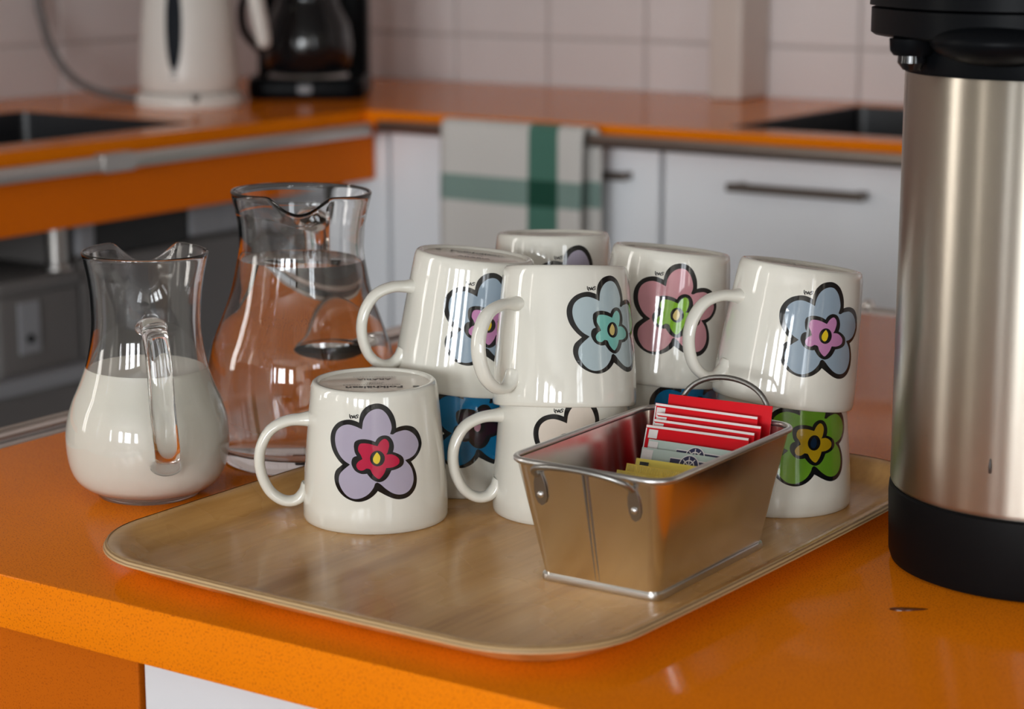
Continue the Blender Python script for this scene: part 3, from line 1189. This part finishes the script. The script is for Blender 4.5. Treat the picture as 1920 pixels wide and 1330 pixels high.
MP = (-.9540, .9885, IT)
milk_prof = [(.0325, 0), (.0335, .002), (.0345, .0035), (.042, .0072), (.0475, .013), (.0508, .021), (.0525, .032), (.0526, .042), (.0512, .052), (.0480, .0625),
             (.0436, .0727), (.0395, .0845), (.0368, .097), (.0353, .110), (.0351, .1195), (.0357, .132), (.0371, .143), (.0388, .152), (.0404, .1595)]
az = view_az(MP)
mk, inner = jug('milk_jug', 'small glass jug half full of milk with handle toward the camera', MP, milk_prof, .0019, .0085,
                spout_warp(az + PI, R(31), .010, .0150, .115, .1595, 1.0, .0005), az + R(5),
                [(.0335, 0, .1165), (.043, 0, .1195), (.054, .0, .1175), (.0625, .001, .108), (.0665, .002, .092), (.0685, .003, .072), (.0682, .0045, .055),
                 (.0645, .006, .042), (.0570, .0065, .033), (.0505, .0065, .030)], .0080, .0046)
liquid('milk', 'white milk filling the belly of the small jug', 'milk', MP, inner, .0845, .0085, 'milk', .0005)

WP = (-.9303, 1.1167, IT)
water_prof = [(.0530, 0), (.0550, .003), (.0575, .008), (.0600, .0150), (.0632, .030), (.0648, .0488), (.0647, .062), (.0622, .0790), (.0556, .0972),
              (.0490, .1155), (.0449, .134), (.0431, .1440), (.0427, .1520), (.0434, .1645), (.0446, .1715), (.0449, .1735), (.0462, .1785), (.0480, .1865)]
az = view_az(WP)
wj, inner = jug('water_jug', 'large glass jug of water behind the milk jug', WP, water_prof, .0024, .011,
                spout_warp(az + R(-2), R(25), .012, .0085, .150, .1865, 1.15, .0008), az + R(171),
                [(.042, 0, .160), (.054, 0, .164), (.068, 0, .158), (.080, 0, .140), (.085, 0, .112), (.083, 0, .086), (.075, 0, .066), (.0635, 0, .058)], .0100, .0055)
liquid('water', 'clear water filling most of the large jug', 'water', WP, inner, .1405, .011, 'water', .0004)

# ------------------------------------------------------------------ tea tin
TX, TY, TR = -.594, 1.0285, R(0.3)
TH = .0715
tin = thing('tea_tin', 'galvanised metal tin with wire handles holding tea sachets', 'tin', (TX, TY, TF), TR)


def tl(hx, hy, r_, z):
    return [(x, y, z) for x, y in rrect(hx, hy, r_, 6)]


def tdim(z):
    u = z / TH
    return .0368 + (.0495 - .0368) * u, .0622 + (.0785 - .0622) * u, .006 + .006 * u


lo = []
for z in (.0, .018, .036, .054, TH):
    hx, hy, r_ = tdim(z)
    lo.append(tl(hx, hy, r_, z))
for z in (TH, .054, .036, .018, .0014):
    hx, hy, r_ = tdim(z)
    lo.append(tl(hx - .0007, hy - .0007, r_, z))
obj('tin_body', loft(lo), 'galvanised', tin, True, 40)
hx, hy, r_ = tdim(TH)
rim = obj('rolled_rim', sweep([Vector(p) for p in tl(hx + .0004, hy + .0004, r_ + .001, TH)], .0019, .0019, side=(0, 0, 1), n=10, closed=True), 'galvanised_edge', tin, True)
lo = [tl(.0368 + e, .0622 + e, .007, z) for e, z in ((.0002, .0), (.0020, .0), (.0024, .0015), (.0020, .0036), (.0008, .0040))]
obj('base_band', loft(lo, cap0=False, cap1=False), 'galvanised_edge', tin, True, 50)
# seam on the front face: two narrow standing ridges
bm = bmesh.new()
for sx in (-.0012, .0012):
    a = Vector((sx, -.0622 - .0003, .004))
    b = Vector((sx, -.0785 - .0001, TH - .002))
    sweep([a, b], .0006, n=8, bm=bm)
obj('seam', bm, 'wire', tin)


def tab(u, end):
    """leaf-shaped strap with rivet on an end face; end = -1 front, +1 back"""
    sl = math.atan2(.0785 - .0622, TH)
    z0 = TH - .0155
    y0 = tdim(z0)[1]
    M = Matrix.Translation((u, end * (y0 + .0008), z0)) @ Matrix.Rotation(-end * sl, 4, 'X')
    pts = [(0, -.0095), (.0022, -.0082), (.0036, -.0045), (.0038, 0), (.0034, .0045), (.0024, .0080), (.0018, .0105)]
    pts = pts + [(-x, z) for x, z in reversed(pts[1:])]
    bm = loft([[M @ Vector((x, -.0006, z)) for x, z in pts], [M @ Vector((x, .0006 if abs(x) < .003 else .0004, z)) for x, z in pts]])
    s = obj('strap', bm, 'wire', tin, True, 40)
    bm = bmesh.new()
    bmesh.ops.create_uvsphere(bm, u_segments=14, v_segments=8, radius=.0021)
    for v in bm.verts:
        v.co = M @ Vector((v.co.x, end * .0006 + v.co.y * .7, v.co.z - .0028))
    obj('rivet', bm, 'galvanised_edge', s, True)


for u in (-.030, .030):
    tab(u, -1)
    tab(u, 1)


def bail(end, tilt, hgt):
    zc = TH - .0065
    y0 = end * (tdim(zc)[1] + .0022)
    pts = []
    for i in range(25):
        q = PI * i / 24
        hh = hgt * (math.sin(q) ** .75)
        uu = -.0305 * math.cos(q) * (1 + .06 * math.sin(q))
        pts.append(Vector((uu, y0 + end * hh * math.sin(tilt), zc + hh * math.cos(tilt))))
    return sweep(pts, .0017, n=10)


obj('wire_handle', bail(-1, R(50), .0150), 'wire', tin, True, 60)
obj('wire_handle', bail(1, R(12), .0295), 'wire', tin, True, 60)


def sachet(label, cx, cy, ztop, wd, lean, material, hgt=.062, rz=0.0, th=.0016, tilt=0.0, stripe=None, patch=None, crimp=False, name='tea_sachet', wheel=False):
    """paper envelope leaning back; origin at its lower edge. cx, cy, ztop = middle of its top edge"""
    dn = Vector((0, -math.sin(lean), -math.cos(lean)))
    hgt = min(hgt, (ztop - (TF + .0025)) / math.cos(lean))
    t = thing(name, label, 'tea sachet', (cx, cy + dn.y * hgt, ztop + dn.z * hgt), 0, 'tea sachets in the tin')
    t.rotation_euler = (-lean, tilt, rz)
    hw = wd / 2
    NX, NZ = 8, 8

    def face(side):
        rows = []
        for j in range(NZ + 1):
            row = []
            for i in range(NX + 1):
                u, v_ = i / NX * 2 - 1, j / NZ
                puff = th * (1 - u ** 4) * (1 - (2 * v_ - 1) ** 4)
                row.append((u * hw, side * (.00025 + puff * .8) - .0008 * (1 - u * u) * v_, v_ * hgt))
            rows.append(row)
        return rows
    bm = bmesh.new()
    A = [[bm.verts.new(p) for p in r2] for r2 in face(-1)]
    B = [[bm.verts.new(p) for p in r2] for r2 in face(1)]
    for j in range(NZ):
        for i in range(NX):
            bm.faces.new((A[j][i], A[j][i + 1], A[j + 1][i + 1], A[j + 1][i]))
            bm.faces.new((B[j][i], B[j + 1][i], B[j + 1][i + 1], B[j][i + 1]))
    for i in range(NX):
        bm.faces.new((A[0][i], B[0][i], B[0][i + 1], A[0][i + 1]))
        bm.faces.new((A[NZ][i], A[NZ][i + 1], B[NZ][i + 1], B[NZ][i]))
    for j in range(NZ):
        bm.faces.new((A[j][0], A[j + 1][0], B[j + 1][0], B[j][0]))
        bm.faces.new((A[j][NX], B[j][NX], B[j + 1][NX], A[j + 1][NX]))
    obj('envelope', bm, material, t, True, 50)

    def front_y(u, v_):
        return -(.00025 + th * (1 - u ** 4) * (1 - (2 * v_ - 1) ** 4) * .8) - .0008 * (1 - u * u) * v_ - .00025

    def strip(nm, x0, x1, z0, z1, mt, n=8):
        b2 = bmesh.new()
        up_, lo_ = [], []
        mid_ = []
        for i in range(n + 1):
            x = x0 + (x1 - x0) * i / n
            u = x / hw
            for lst, z in ((lo_, z0), (mid_, (z0 + z1) / 2), (up_, z1)):
                lst.append(b2.verts.new((x, front_y(u, max(0, min(1, z / hgt))), z)))
        for p_, q_ in ((lo_, mid_), (mid_, up_)):
            for i in range(n):
                b2.faces.new((p_[i], p_[i + 1], q_[i + 1], q_[i]))
        return obj(nm, b2, mt, t)
    if stripe:
        strip('white_edge', -hw + .0002, hw - .0002, hgt - .0016, hgt - .0002, stripe)
        strip('white_edge', -hw + .0001, -hw + .0009, .004, hgt - .002, stripe, 2)
    if patch:
        strip('printed_square', -hw + patch[0], -hw + patch[0] + patch[2], hgt - patch[1] - patch[3], hgt - patch[1], patch[4], 2)
    if crimp:
        b2 = bmesh.new()
        x = -hw + .001
        while x < hw - .001:
            z1, z0 = hgt - .0006, hgt - .0062
            u = x / hw
            vs = [b2.verts.new(p) for p in ((x, front_y(u, 1) + .0001, z0), (x + .0004, front_y(u, 1) - .0006, z0), (x + .0008, front_y(u, 1) + .0001, z0),
                                            (x + .0008, front_y(u, 1) + .0001, z1), (x + .0004, front_y(u, 1) - .0006, z1), (x, front_y(u, 1) + .0001, z1))]
            b2.faces.new((vs[0], vs[1], vs[4], vs[5]))
            b2.faces.new((vs[1], vs[2], vs[3], vs[4]))
            x += .0011
        obj('crimped_seal', b2, 'sachet_foil', t)
    if wheel:
        zc, rw, x0 = hgt - .0074, .0060, .002
        b2 = bmesh.new()

        def disc(bmm, cx_, cz_, rr0, rr1, off, a0=0, a1=2 * PI, n=26):
            va, vb = [], []
            for i in range(n + 1):
                a_ = a0 + (a1 - a0) * i / n
                for lst, rq in ((va, rr0), (vb, rr1)):
                    xx, zz = cx_ + rq * math.cos(a_), cz_ + rq * math.sin(a_)
                    lst.append(bmm.verts.new((xx, front_y(xx / hw, zz / hgt) - off, zz)))
            for i in range(n):
                bmm.faces.new((va[i], va[i + 1], vb[i + 1], vb[i]))
        strip('emblem_band_edge', -hw + .020, hw, zc - .006, zc + .0038, 'sachet_white')
        o2 = strip('emblem_band', -hw + .0203, hw, zc - .006, zc + .0032, 'sachet_navy')
        o2.location.y = -.00012
        disc(b2, x0, zc, .0, rw + .0006, .00016)
        obj('emblem_border', b2, 'sachet_white', t)
        b2 = bmesh.new()
        disc(b2, x0, zc, .0, rw, .00022)
        obj('emblem_disc', b2, 'sachet_navy', t)
        b2 = bmesh.new()
        disc(b2, x0, zc, .0030, .0037, .00030)
        disc(b2, x0, zc, .0, .0012, .00030)
        for q in range(8):
            a_ = q * PI / 4 + .1
            dx, dz = math.cos(a_), math.sin(a_)
            vs = []
            for rq, s_ in ((.0008, -1), (.0054, -1), (.0054, 1), (.0008, 1)):
                xx, zz = x0 + rq * dx - s_ * .00028 * dz, zc + rq * dz + s_ * .00028 * dx
                vs.append(b2.verts.new((xx, front_y(xx / hw, zz / hgt) - .00034, zz)))
            b2.faces.new(vs)
        obj('ship_wheel', b2, 'sachet_white', t)
    return t


sw = 'sachet_white'
sachet('red tea sachet standing tallest at the back of the tin', -.5930, 1.1040, .9060, .0690, R(13), 'sachet_red', rz=R(2), tilt=R(-.5))
sachet('red tea sachet with white edge, second from the back of the tin', -.5990, 1.0965, .9008, .0690, R(15), 'sachet_red', rz=R(1), stripe=sw, patch=(.0015, .0026, .0062, .0060, sw))
sachet('red tea sachet with white edge, third from the back of the tin', -.5925, 1.0885, .8973, .0690, R(17), 'sachet_red', rz=R(2), stripe=sw, patch=(.0010, .0024, .0062, .0050, sw))
sachet('red tea sachet with white edge, in the middle of the tin', -.5920, 1.0815, .8948, .0670, R(19), 'sachet_red', rz=R(1), stripe=sw, patch=(.0010, .0024, .0062, .0050, sw))
sachet('red tea sachet with white edge directly behind the grey-green sachets', -.5920, 1.0745, .8928, .0670, R(20), 'sachet_red', hgt=.054, rz=R(3), stripe=sw, patch=(.0025, .0026, .0062, .0052, sw))
sachet('grey-green tea sachet touching the red sachets', -.5880, 1.0640, .8868, .0620, R(20), 'sachet_grey', hgt=.050, patch=(.0005, .0012, .0065, .0085, sw), wheel=True, rz=R(1))
sachet('grey-green tea sachet with navy ship wheel emblem behind the yellow sachets', -.5870, 1.0555, .8838, .0620, R(20), 'sachet_grey', hgt=.048, patch=(.0005, .0010, .0075, .0090, sw), wheel=True, rz=R(2))
sachet('yellow tea sachet with small black square', -.5840, 1.0395, .8815, .0560, R(20), 'sachet_yellow', hgt=.046, patch=(.0030, .0018, .0060, .0045, 'sachet_black'), rz=R(3), stripe=None)
sachet('yellow tea sachet with crimped edge in front of the black square', -.5870, 1.0310, .8797, .0550, R(20), 'sachet_gold', hgt=.044, crimp=True, rz=R(1))
sachet('yellow tea sachet with crimped edge at the front of the tin', -.5895, 1.0225, .8772, .0550, R(20), 'sachet_gold', hgt=.042, crimp=True, rz=R(-1))

# ------------------------------------------------------------------ airpot
AP = (-.4164, 1.1648, IT)
ap = thing('airpot', 'brushed steel pump airpot with black top and base', 'airpot', AP)
AR = .0855
obj('base_ring', lathe([(0, 0), (.080, 0), (.0835, .0015), (.0850, .006), (.0862, .040), (.0858, .0455), (.0845, .0465), (0, .0465)], 128, False), 'black_rubber', ap, True, 35)
obj('steel_body', lathe([(.0, .0467), (.0840, .0467), (.0850, .0480), (AR, .0500), (AR, .2830), (.0850, .2850), (0, .2850)], 160, False), 'brushed_steel', ap, True, 35)
obj('collar', lathe([(0, .2852), (.0858, .2852), (.0862, .288), (.0855, .312), (0, .312)], 128, False), 'black_plastic', ap, True, 35)
sa = math.atan2(-RIGHT.y - .25 * AWAY.y, -RIGHT.x - .25 * AWAY.x)     # spout points to the viewer's left, slightly to the front
sd = Vector((math.cos(sa), math.sin(sa), 0))
pd = Vector((-sd.y, sd.x, 0))


def head_loop(front, side, back, z, n=64):
    pts = []
    for i in range(n):
        a = 2 * PI * i / n
        c_, s_ = math.cos(a), math.sin(a)
        ex = 2 / 2.6
        fx_ = (front if c_ > 0 else back) * math.copysign(abs(c_) ** ex, c_)
        p = sd * fx_ + pd * (side * math.copysign(abs(s_) ** ex, s_))
        pts.append((p.x, p.y, z))
    return pts


hd = obj('pump_head', loft([head_loop(.100, .088, .088, .3050), head_loop(.102, .090, .090, .3065), head_loop(.102, .090, .090, .3200), head_loop(.1005, .0885, .0885, .3204)]), 'black_plastic', ap, True, 40)
obj('head_cover', loft([head_loop(.1005, .0885, .0885, .3212), head_loop(.103, .091, .091, .3216), head_loop(.101, .090, .090, .345), head_loop(.085, .078, .078, .357), head_loop(.06, .055, .055, .361)]), 'black_plastic', ap, True, 40)
obj('pump_button', lathe([(0, .361), (.034, .361), (.034, .369), (.030, .373), (0, .374)], 48, False), 'black_gloss', ap, True, 40)
# rounded spout housing under the head
bm = bmesh.new()
bmesh.ops.create_uvsphere(bm, u_segments=40, v_segments=20, radius=1)
ctr = sd * .046 - AWAY * .048 + Vector((0, 0, .3050))
for v in bm.verts:
    v.co = ctr + Vector((v.co.x * .040, v.co.y * .040, v.co.z * .0135))
obj('spout_housing', bm, 'black_plastic', hd, True)
nz = sd * .0915 - AWAY * .008
obj('nozzle', lathe([(0, .3050), (.0125, .3050), (.0120, .2985), (.0100, .2960), (0, .2955)], 32, False, center=(nz.x, nz.y)), 'black_plastic', hd, True, 40)
obj('nozzle_tip', lathe([(0, .2960), (.0076, .2960), (.0078, .2920), (.0048, .2882), (0, .2878)], 28, False, center=(nz.x, nz.y)), 'black_gloss', hd, True, 40)
drip = obj('drip', lathe([(0, 0), (.0009, .0006), (.0011, .004), (.0006, .008), (0, .009)], 10, False), 'mark_ink', ap, True)
da = view_az(AP) + R(-18)
drip.location = (AR * math.cos(da), AR * math.sin(da), .0720)
# carrying handle, folded behind the head
cpts = catmull([pd * -.089 + Vector((0, 0, .335)), pd * -.098 - sd * .02 + Vector((0, 0, .33)), pd * -.085 - sd * .085 + Vector((0, 0, .31)), -sd * .125 + Vector((0, 0, .30)),
                pd * .085 - sd * .085 + Vector((0, 0, .31)), pd * .098 - sd * .02 + Vector((0, 0, .33)), pd * .089 + Vector((0, 0, .335))], 6)
obj('carrying_handle', sweep(cpts, .005, .009, side=(0, 0, 1), n=12), 'black_plastic', ap, True, 60)

# ------------------------------------------------------------------ dried drip on the worktop
bm = bmesh.new()
dp = [bm.verts.new((.0095 * math.cos(2 * PI * i / 24) * (1 if math.cos(2 * PI * i / 24) < 0 else 1.25), .0034 * math.sin(2 * PI * i / 24) * (1 - .35 * math.cos(2 * PI * i / 24)), .0001)) for i in range(24)]
top = bm.verts.new((0, 0, .0006))
for i in range(24):
    bm.faces.new((dp[i], dp[(i + 1) % 24], top))
bm.faces.new(dp[::-1])
o = tag(obj('coffee_drip', bm, 'coffee', None, True), 'small brown coffee drip on the orange worktop in front of the airpot', 'stain')
o.location = (-.4429, 1.0410, IT)
o.rotation_euler = (0, 0, YAW)
